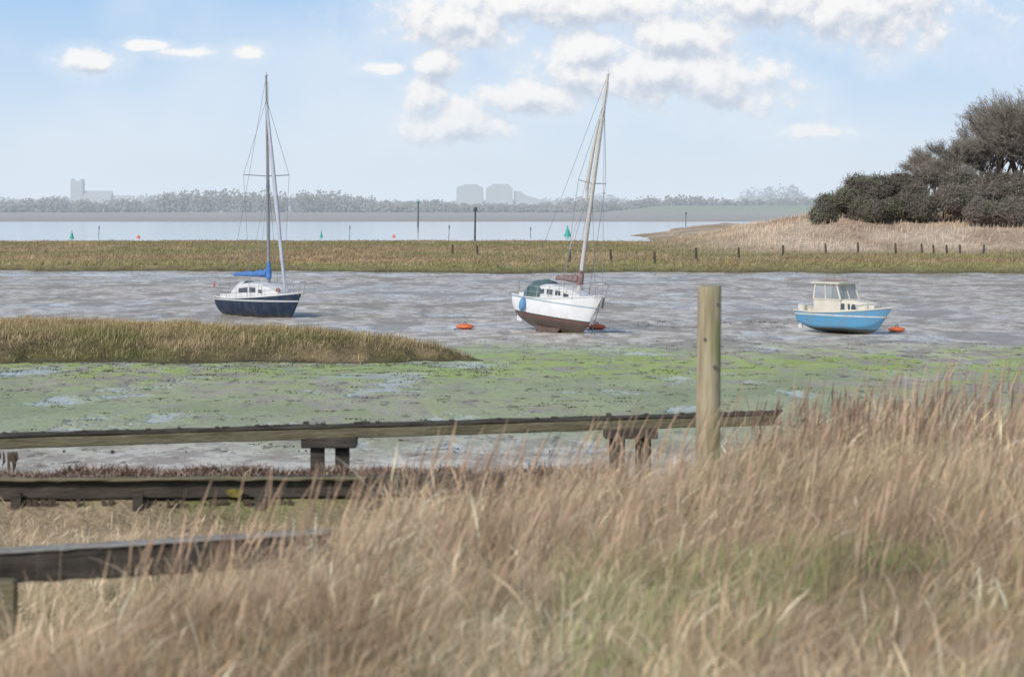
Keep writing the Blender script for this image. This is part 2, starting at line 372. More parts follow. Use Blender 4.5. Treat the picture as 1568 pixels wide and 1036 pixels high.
# ================================================================== RIGHT TREES
def tree(name,X,Y,H,spread,seed,dense=0,col=(.105,.09,.072),green=.25,levels=5):
    R=random.Random(seed);base=Vector((X,Y,float(marshz(np.array(X),np.array(Y)))-.3))
    segs=[];ends=[]
    def grow(p,d,l,r,lv):
        q=p+d*l;segs.append((p,q,r,r*.7,lv))
        if lv>=3 or (dense and lv>=1): ends.append((q,lv,d));ends.append(((p+q)/2,lv,d))
        if lv>=levels: return
        for i in range(R.choice((3,4)) if lv<3 else 3):
            a=R.uniform(0,6.283);t=R.uniform(.35,.95)*spread
            o=Vector((math.cos(a),math.sin(a),0));nd=(d+o*t+Vector((0,0,.12))).normalized()
            grow(p+d*l*R.uniform(.45,1),nd,l*R.uniform(.62,.86),r*.6,lv+1)
    grow(base,Vector((R.uniform(-.1,.1),0,1)).normalized(),H*(.14 if dense else .22),H*.020,0)
    zmax=max(s[1].z for s in segs)-base.z+.5;k=H/zmax
    root=empty(name);m=MB()
    def T(p): return base+(p-base)*k
    for p,q,r0,r1,lv in segs:
        if lv<=5: m.tube(T(p),T(q),max(r0,.035)*1.0,max(r1,.025),5 if lv<2 else 3)
    m.obj('trunk_and_limbs',[BARK],root)
    E=np.array([T(e[0])[:] for e in ends]);Dd=np.array([e[2][:] for e in ends])
    rep=int((22000 if dense else 10000)/len(E))+1
    E=np.repeat(E,rep,0);Dd=np.repeat(Dd,rep,0);n=len(E)
    g=np.random.default_rng(seed)
    P=E+g.normal(0,.42 if dense else .30,(n,3))
    cl=fbm(P[:,0]*.5,P[:,2]*.5,seed)
    c=lerp3(col,(.17,.175,.12),(ss(.45,.65,cl)*green*2.0).clip(0,1))*(.6+.8*g.random(n))[:,None]
    nn=(P-np.array([X,Y,base.z+H*.4]))/np.array([H*.4,H*.4,H*.5])*.6+g.normal(0,.8,(n,3))+np.array([-.15,-.4,.2]);nn=unit(nn)
    if not dense:
        a=unit(Dd+g.normal(0,.5,(n,3)));L=g.uniform(.25,.65,(n,1));W=g.uniform(.014,.030,(n,1))
        b=unit(np.cross(a,nn)+1e-6)
        VV=np.stack([P-a*L,P-b*W,P+a*L,P+b*W],1).reshape(-1,3)
        o=np_mesh('twigs',VV,np.arange(4*n).reshape(n,4),[TWIG],np.repeat(c,4,0))
    else: o=leaves('twigs_and_foliage',P,nn,c,g.uniform(.12,.42,(n,1)),g.uniform(.02,.06,(n,1)),TWIG,g)
    o.parent=root
BARK=mat('bark',(.15,.13,.115),(.23,.20,.18),6,.95,.05)
TR=[(1605,268,18.5,.95,11,0,.1),(1525,276,17.6,.85,12,0,.1),(1562,284,19.0,.9,18,0,.2),(1540,272,15.6,1.0,41,0,.1),(1500,282,16.2,.9,42,0,.1),(1660,276,19,.95,17,0,.2),(1468,272,12.2,1.1,13,0,.1),(1434,280,10.6,1.2,14,0,.1),(1412,276,8.8,1.2,46,0,.1),(1490,266,8.0,1.2,21,1,.2),(1545,262,8.0,1.3,22,1,.2),(1590,262,8.5,1.3,23,1,.2),(1445,264,6.3,1.3,25,1,.2),(1515,262,6.5,1.4,43,1,.2),(1570,260,6.5,1.4,44,1,.2),(1470,262,5.6,1.4,45,1,.2),(1502,258,4.4,1.7,51,1,.3),(1532,257,4.4,1.7,52,1,.3),(1560,257,4.6,1.7,53,1,.3)]
for i,(px,D,H,sp,sd,dn,gr) in enumerate(TR):
    tree('winter_tree' if not dn else 'hedge_bush',SX(px,D),D,H,sp,sd,dn,(.27,.235,.20) if not dn else (.20,.17,.145),gr,5 if not dn else 4)
for i,(px,D,H,sp,sd) in enumerate([(1272,268,3.9,1.5,31),(1298,266,4.9,1.5,32),(1332,268,6.5,1.35,33),(1364,270,6.7,1.35,34),(1396,268,6.9,1.3,35),(1318,262,4.0,1.5,36),(1380,262,4.4,1.5,37),(1258,264,3.0,1.6,38),(1415,262,4.6,1.5,39),(1345,260,3.6,1.6,40)]):
    tree('hedge_bush',SX(px,D),D,H,sp,sd,1,(.155,.135,.11),.35,4)

# ================================================================== fence on marsh, withies, buoys
WOODD=mat('dark_weathered_wood',(.07,.06,.05),(.13,.115,.09),4,.9,.1)
b=MB()
for px,py,hh in[(693,385,14),(731,383,14),(872,401,20),(936,401,20),(1002,403,19),(1066,397,19),(1132,395,18),(1199,391,17),(1265,388,16),(1314,384,18),(1372,381,17),(1430,377,14),(1470,374,14),(1506,366,14),(1412,378,16),(1450,374,14)]:
    D=(CZ-.5)*F/(py-322);D=min(D,232);X=SX(px,D);z=float(marshz(np.array(X),np.array(D)));lean=random.uniform(-.1,.1)
    b.tube((X,D,z-.2),(X+lean,D,z+hh*D/F),.13,.11,6)
b.obj('marsh_fence_posts',[WOODD])
TEAL=mat('teal_paint',(.05,.20,.19),(.06,.24,.22),2,.6);GRN=mat('green_marker_paint',(.06,.40,.31),(.06,.36,.28),2,.5)
ORG=mat('orange_buoy',(.80,.20,.08),(.70,.17,.06),5,.5)
DK=mat('dark_pole',(.08,.09,.09),(.11,.11,.11),3,.8)
def pole(px,top,bot,D,r,m,name,capm=None):
    e=empty(name);b=MB();X=SX(px,D);b.tube((X,D,-.5),(X+.1,D,SZ(top,D)),r,r*.8,8);b.obj('pole',[m],e)
    b=MB();zt=SZ(top,D);b.tube((X+.1,D,zt-.6),(X+.1,D,zt+.05),r*2.2,r*1.4,8);b.obj('topmark',[capm or m],e)
pole(640,308,348,640,.30,DK,'channel_marker_pole',TEAL)
pole(727,318,366,330,.17,DK,'channel_marker_pole',DK)
pole(151,346,367,400,.06,DK,'withy_pole');pole(687,345,366,380,.06,DK,'withy_pole');pole(812,348,362,420,.06,DK,'withy_pole')
pole(535,346,366,380,.05,DK,'withy_pole');pole(1050,325,352,560,.12,DK,'withy_pole')
def cone_buoy(px,base,D,w,h,m,name):
    X=SX(px,D);s=D/F;e=empty(name);b=MB()
    b.tube((X,D,.0),(X,D,.3),w*s*.5,w*s*.5,14);b.tube((X,D,.3),(X,D,.3+h*s*.6),w*s*.42,w*s*.16,14);b.obj('float_body',[m],e)
    b=MB();b.tube((X,D,.3+h*s*.6),(X,D,.3+h*s),w*s*.12,w*s*.05,8);b.obj('topmark',[m],e)
cone_buoy(110,368,385,7,11,GRN,'green_channel_buoy');cone_buoy(492,366,400,5,10,GRN,'green_channel_buoy');cone_buoy(869,362,420,12,15,GRN,'green_channel_buoy')
cone_buoy(603,364,400,5,4,ORG,'orange_racing_buoy');cone_buoy(212,367,390,6,3.5,ORG,'orange_racing_buoy')
def mooring(px,D,w):
    X=SX(px,D);r=w*D/F/2;e=empty('mooring_buoy');b=MB();secs=[]
    prof=[(0.15,-.16),(.6,-.14),(.92,-.04),(1,.05),(.9,.16),(.6,.26),(.28,.31),(.1,.33)]
    for q,z in prof: secs.append([(X+math.cos(t)*r*q,D+math.sin(t)*r*q,z*r*1.15+.08) for t in np.linspace(0,6.2832,20,endpoint=False)])
    b.loft(secs,True,True);b.obj('float',[ORG],e)
    b=MB();pts=[(X+math.cos(t)*.07,D,.08+r*.36+math.sin(t)*.09) for t in np.linspace(0,3.14,7)];b.path(pts,.018);
    b.tube((X,D-r*.6,.08),(X-.5,D-r*1.4,.02),.02);b.obj('mooring_ring_and_chain',[DK],e)
mooring(712,92.5,29);mooring(914,92.3,29);mooring(1373,90.3,27)

# ================================================================== BOATS
def bands(name,lst,rough=.35,dirt=.25,spec=.5):
    m,nt,N,L,P=newmat(name);P.inputs['Roughness'].default_value=rough;P.inputs['Specular IOR Level'].default_value=spec
    tc=N.new('ShaderNodeTexCoord');sp=N.new('ShaderNodeSeparateXYZ');L.new(tc.outputs['Object'],sp.inputs[0])
    r=N.new('ShaderNodeValToRGB');r.color_ramp.interpolation='CONSTANT'
    n=N.new('ShaderNodeMath');n.operation='DIVIDE';n.inputs[1].default_value=3.0;L.new(sp.outputs[2],n.inputs[0]);L.new(n.outputs[0],r.inputs[0])
    el=r.color_ramp.elements;el[0].position=0;el[0].color=(*lst[0][1],1);el[1].position=lst[1][0]/3;el[1].color=(*lst[1][1],1)
    for z,c in lst[2:]: e=el.new(z/3);e.color=(*c,1)
    no=N.new('ShaderNodeTexNoise');no.inputs['Scale'].default_value=2.5;no.inputs['Detail'].default_value=7
    mp=N.new('ShaderNodeMapping');mp.inputs['Scale'].default_value=(1.5,1.5,.5);L.new(tc.outputs['Object'],mp.inputs[0]);L.new(mp.outputs[0],no.inputs[0])
    mr=N.new('ShaderNodeMapRange');mr.inputs[1].default_value=.45;mr.inputs[2].default_value=.75;mr.inputs[3].default_value=0;mr.inputs[4].default_value=dirt*2;L.new(no.outputs['Fac'],mr.inputs[0])
    mx=N.new('ShaderNodeMix');mx.data_type='RGBA';L.new(mr.outputs[0],mx.inputs[0]);L.new(r.outputs[0],mx.inputs[6]);mx.inputs[7].default_value=(.24,.21,.17,1)
    L.new(mx.outputs[2],P.inputs['Base Color']);return m
WHITE=mat('white_gelcoat',(.76,.76,.74),(.68,.67,.64),2,.4,.4)
CREAM=mat('cream_paint',(.70,.66,.56),(.60,.56,.46),2.5,.5,.4)
GLASS=mat('dark_window',(.05,.06,.07),(.09,.10,.11),2,.12,.6)
ALU=mat('mast_aluminium',(.30,.30,.30),(.24,.24,.24),3,.5,.4)
PALEMAST=mat('pale_mast',(.62,.58,.53),(.52,.48,.43),3,.6,.3)
STEEL=mat('stainless_rail',(.45,.45,.45),(.55,.55,.55),3,.35,.5,metal=.5)
WIRE=mat('rigging_wire',(.25,.26,.28),(.3,.3,.32),3,.6)
BLUEC=mat('blue_canvas',(.07,.17,.42),(.12,.27,.58),5,.8,.1,.03,6)
GREENC=mat('green_canvas',(.08,.13,.13),(.14,.21,.20),5,.85,.1,.03,6)
SAILC=mat('sail_cloth',(.55,.56,.60),(.45,.48,.55),3,.8,.1)
MAROON=mat('maroon_canvas',(.17,.09,.09),(.36,.27,.25),7,.85,.1,.03,6)
BLACKR=mat('black_rubber',(.03,.03,.03),(.05,.05,.05),3,.6)
REDP=mat('red_paint',(.40,.09,.07),(.33,.08,.06),3,.5)
YEL=mat('faded_yellow_paint',(.26,.22,.05),(.09,.08,.04),14,.9,.1)
LBLUE=mat('fender_blue',(.14,.33,.54),(.12,.28,.5),3,.5)
WOODV=mat('varnished_wood',(.20,.10,.05),(.28,.15,.08),5,.5)

class Hull:
    def __init__(s,L,B,zb,zs,zbow,rake,tr=.72,chine=False):
        s.L=L;s.B=B;s.zb=zb;s.zs=zs;s.zbow=zbow;s.rake=rake;s.tr=tr;s.chine=chine
    def b(s,t):
        if t>.42: return s.B/2*(1-((t-.42)/.58)**2.1)*.985+.015
        return s.B/2*(1-(1-s.tr)*((.42-t)/.42)**2)
    def sh(s,t): return s.zs+(s.zbow-s.zs)*max(0,(t-.15)/.85)**1.8+.05*max(0,(.2-t)/.2)
    def bot(s,t):
        return s.zb+(.28*((.35-t)/.35)**2*(s.zs-s.zb) if t<.35 else 0)+(s.sh(t)-s.zb)*.50*max(0,(t-.55)/.45)**3.2
    def p(s,t,h,side,off=0):
        zb=s.bot(t);zt=s.sh(t);z=zb+(zt-zb)*h
        pw=3.0-1.6*ss(.55,1,t)
        if s.chine: y=s.b(t)*(min(1,h/.32)*.86 if h<.32 else .86+.14*(h-.32)/.68);y=y*(1-.25*(1-h)*float(ss(.6,1,t)))
        else: y=s.b(t)*(1-(1-h)**pw)**.77
        x=s.L*t-s.rake*(1-h)*t**5+ (s.L*.03*(1-h) if t<.01 else 0)
        return (x,side*(y+off),z)
    def build(s,m_hull,m_deck,m_rail,parent):
        Hs=[0,.04,.1,.18,.28,.32,.42,.55,.7,.85,1];ts=list(np.linspace(0,1,30))
        b=MB();secs=[]
        for t in ts: secs.append([s.p(t,h,1) for h in Hs[::-1]]+[s.p(t,h,-1) for h in Hs[1:]])
        b.loft(secs,False,False,0,True);b.add(secs[0],[list(range(len(secs[0])))],0)
        b.obj('hull',[m_hull],parent)
        b=MB();secs=[]
        for t in ts:
            x,y,z=s.p(t,1,1);secs.append([(x,y*q,z-.015+.05*(1-q*q)) for q in(-.985,-.6,0,.6,.985)])
        b.loft(secs,False,False,0,True);b.obj('deck',[m_deck],parent)
        b=MB()
        for sd in(-1,1):
            pts=[s.p(t,1,sd) for t in ts];pts=[(x,y,z+.012) for x,y,z in pts];b.path(pts,.035,6)
        b.obj('rubbing_strake',[m_rail],parent)
class Cabin:
    def __init__(s,st): s.st=st   # (x, halfw, z0, z1)
    def at(s,x):
        a=np.array(s.st);return [np.interp(x,a[:,0],a[:,i]) for i in(1,2,3)]
    def build(s,m,parent,name='cabin'):
        b=MB();secs=[]
        for x,w,z0,z1 in s.st:
            d=min(.08,(z1-z0)*.4);secs.append([(x,-w,z0),(x,-w*.93,z1-d),(x,-w*.84,z1),(x,-w*.4,z1+.045),(x,0,z1+.06),(x,w*.4,z1+.045),(x,w*.84,z1),(x,w*.93,z1-d),(x,w,z0)])
        b.loft(secs,False,True,0,False);return b.obj(name,[m],parent)
    def win(s,b,x0,x1,f0,f1,side,mi=0,inset=.0):
        pts=[]
        for x,f in((x0+inset,f0),(x1,f0),(x1-inset,f1),(x0,f1)):
            w,z0,z1=s.at(x);zz=z0+(z1-.08-z0)*f;pts.append((x,side*(w*(1-.07*f)+.012),zz))
        b.add(pts,[[0,1,2,3]],mi)
def place(name,px,D,yaw,tilt,z=0.0,pitch=0):
    M=Matrix.Translation((SX(px,D),D,z))@Matrix.Rotation(math.radians(tilt),4,'Y')@Matrix.Rotation(math.radians(yaw),4,'Z')
    return empty(name,M)
def rails(H,parent,t0=.06,t1=.97,hgt=.55,lines=(1.0,.5)):
    b=MB();ts=np.linspace(t0,t1,7)
    for sd in(-1,1):
        P=[H.p(t,1,sd,-.06) for t in ts]
        for p in P: b.tube(p,(p[0],p[1],p[2]+hgt),.014)
        for k in lines: b.path([(p[0],p[1],p[2]+hgt*k) for p in P],.009 if k<1 else .011,5)
    for tt,xx in((t1-.12,H.L+.12),(t0,-.02)):
        zz=H.sh(min(tt+.06,1))+hgt+.04
        pa=H.p(tt,1,1,-.06);pb=H.p(tt,1,-1,-.06)
        pts=[(pa[0],pa[1],zz),(xx*.75+pa[0]*.25,pa[1]*.75,zz+.03),(xx,0.18 if tt>.5 else pa[1]*.5,zz+.05),(xx,-.18 if tt>.5 else pb[1]*.5,zz+.05),(xx*.75+pb[0]*.25,pb[1]*.75,zz+.03),(pb[0],pb[1],zz)]
        b.path(pts,.017)
        for q in pts[1:-1]: b.tube(q,(min(max(q[0]-.1,.02),H.L-.08),q[1]*.9,H.sh(tt)),.014)
    b.obj('guard_rails',[STEEL],parent)

def sailboat(name,px,D,yaw,tilt,H,hullm,cab,wins,mast_t,mast_top,mastm,boomm,jib,railm,zoff=0,spread_f=.5,rake_x=-.1,tack_t=1.0,mr=.075,boom_end=.35,spr=.85):
    e=place(name,px,D,yaw,tilt,zoff)
    off=empty('boat_frame');off.parent=e;off.location=(-H.L*.5,0,0)
    H.build(hullm,WHITE,railm,off)
    cab.build(WHITE,off)
    b=MB()
    for sd in(-1,1):
        for (x0,x1,f0,f1) in wins: cab.win(b,x0,x1,f0,f1,sd,0,.03)
    b.obj('cabin_windows',[GLASS],off)
    b=MB();xa=.25;xb=cab.st[0][0]
    for sd in(-1,1):
        b.loft([[(x,sd*(H.b(x/H.L)*.72),H.sh(x/H.L)-.02),(x,sd*(H.b(x/H.L)*.70),H.sh(x/H.L)+.16+.1*(x-xa)/(xb-xa)),(x,sd*(H.b(x/H.L)*.62),H.sh(x/H.L)+.16+.1*(x-xa)/(xb-xa)),(x,sd*(H.b(x/H.L)*.60),H.sh(x/H.L)-.02)] for x in(xa,(xa+xb)/2,xb)],False,True,0,False)
    b.obj('cockpit_coaming',[WHITE],off)
    mx=H.L*mast_t;_,_,cz=cab.at(mx);b=MB()
    b.tube((mx,0,H.sh(mast_t)),(mx+rake_x*.45,0,(cz+mast_top)/2),mr,mr*.9,10);b.tube((mx+rake_x*.45,0,(cz+mast_top)/2),(mx+rake_x,0,mast_top),mr*.9,mr*.6,10)
    b.tube((mx+rake_x-.1,0,mast_top),(mx+rake_x+.12,0,mast_top+.04),.03);b.tube((mx+rake_x,0,mast_top),(mx+rake_x,0,mast_top+.22),.012)
    b.obj('mast',[mastm],off)
    b=MB();zs=cz+(mast_top-cz)*spread_f;sp=[(mx-.08+rake_x*spread_f,s*spr,zs+.05) for s in(-1,1)];b.path([sp[0],(mx+rake_x*spread_f,0,zs-.02),sp[1]],.022);b.obj('spreaders',[mastm],off)
    r=MB();hf=mast_top-1.2;xt=mx+rake_x*.9
    for sd in(-1,1):
        yb=H.b(mast_t)*.95;zb=H.sh(mast_t)
        r.path([(mx-.15,sd*yb,zb),sp[0] if sd<0 else sp[1],(xt,0,hf)],.010,4)
        r.tube((mx-.55,sd*yb,zb),(mx,0,zs),.009,.009,4);r.tube((mx+.4,sd*yb*.95,zb),(mx,0,zs),.009,.009,4)
    r.tube((.05,0,H.sh(0)+.1),(mx+rake_x,0,mast_top),.009,.009,4);r.tube((H.L*tack_t-.05,0,H.sh(tack_t)+.05),(xt,0,hf),.010,.010,4)
    r.tube((mx+.1,.05,cz),(mx+rake_x+.02,.1,mast_top-.3),.008,.008,4)
    r.obj('standing_rigging',[WIRE],off)
    if jib:
        b=MB();A=Vector((H.L*tack_t-.12,0,H.sh(tack_t)+.35));Z=Vector((xt,0,hf-.2))
        K=14;secs=[]
        for i in range(K+1):
            t=i/K;p=A.lerp(Z,t);rr=(.03+.07*math.sin(math.pi*min(1,t*.85+.08))**.8)*jib
            secs.append([p+Vector((math.cos(a)*rr,math.sin(a)*rr,math.cos(a)*rr*.3)) for a in np.linspace(0,6.283,8,endpoint=False)])
        b.loft(secs,True,True);b.obj('furled_jib',[SAILC],off)
    b=MB();zbm=cz+.36;xe=boom_end;b.tube((mx-.08,0,zbm),(xe,0,zbm+.05),.045);b.obj('boom',[mastm],off)
    b=MB();secs=[];K=18;Rr=random.Random(3)
    for i in range(K+1):
        t=i/K;x=mx-.02+(xe+.15-mx)*t;hh=.26*(1-t)**1.2+.14+.05*Rr.uniform(-1,1);ww=.12*(1-t)+.09+.025*Rr.uniform(-1,1);dz=-.03*Rr.random()
        secs.append([(x,math.sin(a)*ww,zbm+.02+dz+hh*.45+math.cos(a)*hh*(.6 if math.cos(a)>0 else .5)) for a in np.linspace(0,6.283,12,endpoint=False)])
    b.loft(secs,True,True);
    hh=1.0;b.loft([[(mx+math.cos(a)*.13*q,math.sin(a)*.12*q,zbm+z) for a in np.linspace(0,6.283,10,endpoint=False)] for q,z in((1.2,-.1),(1.25,.3),(.85,.6),(.6,hh*.8))],True,True)
    b.obj('sail_cover',[boomm],off)
    rails(H,off)
    return e,off,mx,cz

# --- boat 1 : navy hull, low in the mud
H1=Hull(6.5,2.35,-.45,.92,1.28,.55,.74)
hm1=bands('navy_hull',[(0,(.05,.045,.04)),(.12,(.022,.038,.068)),(.82,(.55,.56,.56)),(.90,(.025,.045,.08))],.45,.10,.25)
cab1=Cabin([(1.9,.80,.92,1.60),(2.6,.82,.92,1.72),(3.6,.80,.95,1.72),(4.3,.68,1.0,1.56),(5.0,.45,1.1,1.28)])
e1,o1,mx,cz=sailboat('sailing_yacht',404,103.5,-47,-.4,H1,hm1,cab1,[(2.1,2.9,.45,.82),(3.05,3.6,.45,.82),(3.8,4.1,.45,.75)],.57,12.45,ALU,BLUEC,1.1,WHITE,spread_f=.52,tack_t=.80,mr=.085,spr=1.45,boom_end=.5)
b=MB();b.box((-.12,.35,.75),(.22,.22,.5),0,0,.03);b.tube((-.15,.35,.6),(-.2,.35,.0),.05);b.obj('outboard_motor',[BLACKR],o1)
b=MB();b.tube((.05,-.75,1.0),(.0,-.78,1.75),.012);b.add([(.0,-.78,1.72),(-.10,-.82,1.66),(-.12,-.82,1.45),(.01,-.78,1.48)],[[0,1,2,3]],1);b.obj('ensign',[STEEL,REDP],o1)
b=MB();b.loft([[(x,y*.66,z) for y,z in((-1,.98),(-.92,1.45+k),(-.4,1.72+k),(.4,1.72+k),(.92,1.45+k),(1,.98))] for x,k in((1.2,-.22),(1.55,.06),(2.0,.08))],False,False,0,True);b.obj('sprayhood',[WHITE],o1)
b=MB();b.tube((.7,.3,1.0),(.65,.3,1.35),.12,.10,10);b.tube((4.9,-.3,1.3),(4.9,-.3,1.5),.10,.10,10);b.obj('cockpit_gear',[REDP],o1)

# --- boat 2 : white hull, drying out, heeled
H2=Hull(5.2,2.05,.0,1.42,1.98,.55,.76)
hm2=bands('white_hull',[(0,(.11,.085,.07)),(.62,(.22,.09,.08)),(.69,(.06,.065,.07)),(.76,(.84,.84,.84)),(1.34,(.84,.84,.84)),(1.37,(.25,.36,.46)),(1.41,(.80,.80,.79))],.35,.08)
cab2=Cabin([(1.5,.72,1.40,2.00),(2.1,.74,1.42,2.14),(3.0,.72,1.46,2.15),(3.7,.58,1.56,2.02),(4.2,.38,1.68,1.82)])
e2,o2,mx,cz=sailboat('sailing_boat',855,90,-49,7.0,H2,hm2,cab2,[(1.65,2.1,.45,.8),(2.25,2.65,.45,.8),(2.8,3.15,.45,.8),(3.3,3.6,.4,.72)],.69,11.8,PALEMAST,MAROON,0,WHITE,spread_f=.5,zoff=-.06,rake_x=.18,mr=.10,boom_end=1.9)
b=MB()   # sail roll hoisted close to the mast
pts=[(mx-.10,-.1,6.0),(mx-.16,-.12,7.0),(mx-.10,-.1,8.2),(mx+.04,-.05,9.8)]
b.loft([[Vector(p)+Vector((math.cos(a)*r,math.sin(a)*r,0)) for a in np.linspace(0,6.283,8,endpoint=False)] for p,r in zip(pts,(.03,.09,.08,.03))],True,True);b.path([(mx-.7,-.25,3.6),(mx-.35,-.15,6.2),(mx+.0,-.05,9.6)],.014);b.obj('hoisted_sail_roll',[PALEMAST],o2)
b=MB()
for sd in(-1,1):
    b.loft([[(1.5,sd*.42-.05,.4),(3.3,sd*.42-.05,.4),(3.3,sd*.42+.05,.4),(1.5,sd*.42+.05,.4)],[(1.7,sd*.52-.03,-.12),(2.9,sd*.52-.03,-.12),(2.9,sd*.52+.03,-.12),(1.7,sd*.52+.03,-.12)]],True,True,0,False)
b.obj('bilge_keels',[mat('antifouling',(.10,.075,.06),(.16,.12,.10),5,.9)],o2)
b=MB();b.loft([[(-.02,-.03,1.45),(-.30,-.03,1.45),(-.30,.03,1.45),(-.02,.03,1.45)],[(.05,-.03,.75),(-.34,-.03,.75),(-.34,.03,.75),(.05,.03,.75)],[(.06,-.02,.25),(-.30,-.02,.25),(-.30,.02,.25),(.06,.02,.25)]],True,True,0,False);b.tube((-.15,0,1.5),(.7,0,1.72),.03);b.obj('rudder_and_tiller',[WHITE],o2)
b=MB();b.loft([[(x,y*w,z+k) for y,z in((-1,1.45),(-.95,1.90),(-.5,2.2),(0,2.27),(.5,2.2),(.95,1.90),(1,1.45))] for x,k,w in((.75,-.28,.76),(1.0,.0,.80),(1.5,.08,.78),(2.0,-.02,.70))],False,False,0,True);b.obj('sprayhood',[GREENC],o2)
b=MB()
p=H2.p(.22,.72,-1,.13)
b.loft([[(p[0]+math.cos(a)*r,p[1]+math.sin(a)*r,p[2]+z) for a in np.linspace(0,6.283,10,endpoint=False)] for r,z in((.03,.38),(.08,.33),(.15,.15),(.16,-.05),(.10,-.22),(.03,-.26))],True,True);b.tube((p[0],p[1],p[2]+.35),(p[0],p[1]+.1,p[2]+.9),.012);b.obj('blue_fender',[LBLUE],o2)
b=MB();b.tube((H2.L-.1,0,1.9),(H2.L-.35,-.15,.0),.015);b.tube((H2.L+.05,0,1.9),(H2.L+.02,0,1.45),.05);b.obj('anchor_and_chain',[DK],o2)

# --- boat 3 : little blue motor cruiser
e3=place('motor_cruiser',1297,88.8,-43,1.0,.0);o3=empty('boat_frame');o3.parent=e3;H3=Hull(4.6,1.95,.0,.92,1.25,.45,.86,True);o3.location=(-H3.L*.5,0,0)
hm3=bands('blue_hull',[(0,(.05,.05,.055)),(.17,(.06,.08,.10)),(.25,(.11,.32,.52)),(.80,(.70,.68,.60)),(.86,(.13,.35,.56))],.4,.20)
H3.build(hm3,CREAM,CREAM,o3)
fc=Cabin([(2.1,.76,.95,1.52),(2.9,.70,.98,1.52),(3.5,.54,1.05,1.44),(3.9,.36,1.12,1.30)]);fc.build(CREAM,o3,'fore_cabin')
b=MB()
for sd in(-1,1):
    fc.win(b,2.22,2.62,.30,.85,sd,0,.03);fc.win(b,2.75,3.15,.30,.85,sd,0,.04)
b.obj('fore_cabin_windows',[GLASS],o3)
b=MB();z0=.95;z1=1.52;z2=2.20
def ring(z): 
    k=(z-z1)/(z2-z1) if z>z1 else 0
    return [(1.0+.05*k,-.76+.06*k,z),(2.42-.25*k,-.74+.06*k,z),(2.42-.25*k,.74-.06*k,z),(1.0+.05*k,.76-.06*k,z)]
b.loft([ring(z0),ring(z1)],True,True,0,False)
b.obj('wheelhouse_walls',[CREAM],o3)
b=MB();lo=ring(z1);hi=ring(z2)
for i in range(4): b.tube(lo[i],hi[i],.05,.045,6)
def mid(i,j,t):
    return (Vector(lo[i]).lerp(Vector(lo[j]),t),Vector(hi[i]).lerp(Vector(hi[j]),t))
for i,j,t in((0,1,.45),(2,3,.55),(1,2,.5)): p,q=mid(i,j,t);b.tube(p,q,.035,.03,6)
for i in range(3): b.tube(lo[i],lo[i+1],.035);b.tube(hi[i],hi[i+1],.04)
b.obj('window_frames',[CREAM],o3)
gl=MB()
for i,j in((0,1),(1,2),(2,3)): gl.add([lo[i],lo[j],hi[j],hi[i]],[[0,1,2,3]])
def glassmat():
    m,nt,N,L,P=newmat('window_glass');P.inputs['Base Color'].default_value=(.36,.40,.40,1);P.inputs['Roughness'].default_value=.08;P.inputs['Alpha'].default_value=.5;return m
gl.obj('window_glass',[glassmat()],o3)
b=MB();b.loft([[(x,-.82,z2+.02),(x,-.80,z2+.07),(x,-.4,z2+.12),(x,.4,z2+.12),(x,.80,z2+.07),(x,.82,z2+.02)] for x in(.85,1.5,2.36)],True,True,0,False);b.obj('roof',[CREAM],o3)
b=MB()
for sd in(-1,1): b.tube((.9,sd*.3,z2+.13),(2.1,sd*.3,z2+.16),.02)
b.tube((1.6,0,z2+.1),(1.55,0,z2+.4),.012);b.obj('roof_rails_and_aerial',[WOODV],o3)
b=MB();b.box((.6,0,1.02),(.4,.9,.3),0,0,.03);b.box((.3,-.45,1.05),(.3,.4,.35),0,0,.03);b.obj('cockpit_seats',[CREAM],o3)
b=MB();ts=(.70,.80,.90,.99)
for sd in(-1,1):
    P=[H3.p(t,1,sd,-.05) for t in ts]
    for p in P:b.tube(p,(p[0],p[1],p[2]+.30),.013)
    b.path([(p[0],p[1],p[2]+.30) for p in P],.016)
    P=[H3.p(t,1,sd,-.05) for t in(.02,.12,.22)]
    for p in P:b.tube(p,(p[0],p[1],p[2]+.45),.013)
    b.path([(p[0],p[1],p[2]+.45) for p in P],.016)
b.obj('guard_rails',[STEEL],o3)
b=MB();b.box((-.14,0,1.0),(.24,.26,.42),0,0,.04);b.box((-.16,0,.55),(.10,.12,.6),0);b.box((-.2,0,.22),(.2,.05,.12),0);b.obj('outboard_motor',[WHITE],o3)

# ================================================================== FOREGROUND BANK
EY=np.array([0,6,9,10.5,12,14,16,17.5,21,26]);EX=np.array([-4.4,-3.0,-1.85,-1.45,-.70,.2,1.3,2.2,5.4,10])
def bankz(X,Y):
    Xe=np.interp(Y,EY,EX)+.5*(fbm(Y*.6,Y*0,111)-.5)
    d=(Xe-X)*.85
    low=np.interp(Y,[0,12,17,19.5,20.02,21.0,22,30,40],[2.9,2.65,2.48,2.38,2.60,2.66,2.3,-.3,-.6])
    top=3.42+.12*ss(8,3,Y)+.06*ss(0,4,X)+.34*(fbm(X*.9,Y*.9,113)-.5)
    fall=np.interp(Y,[0,14,17.5,21,24,34],[0,0,-.06,-.2,-1.9,-4])
    top=np.maximum(top+fall,-.6)
    k=ss(0,1.7,d)
    return top*(1-k)+low*k+.06*(fbm(X*2,Y*2,115)-.5)
yy=np.arange(-3,34,.14);xx=np.arange(-16,18,.14)
Yg,Xg=np.meshgrid(yy,xx,indexing='ij')
t=fbm(Xg*.8,Yg*.8,117);c=lerp3((.32,.25,.16),(.22,.21,.10),ss(.4,.65,t));c=lerp3(c,(.20,.175,.14),ss(21,23,Yg))
grid('foreground_bank_terrain',Xg,Yg,bankz(Xg,Yg),[MARSH],c.reshape(-1,3))
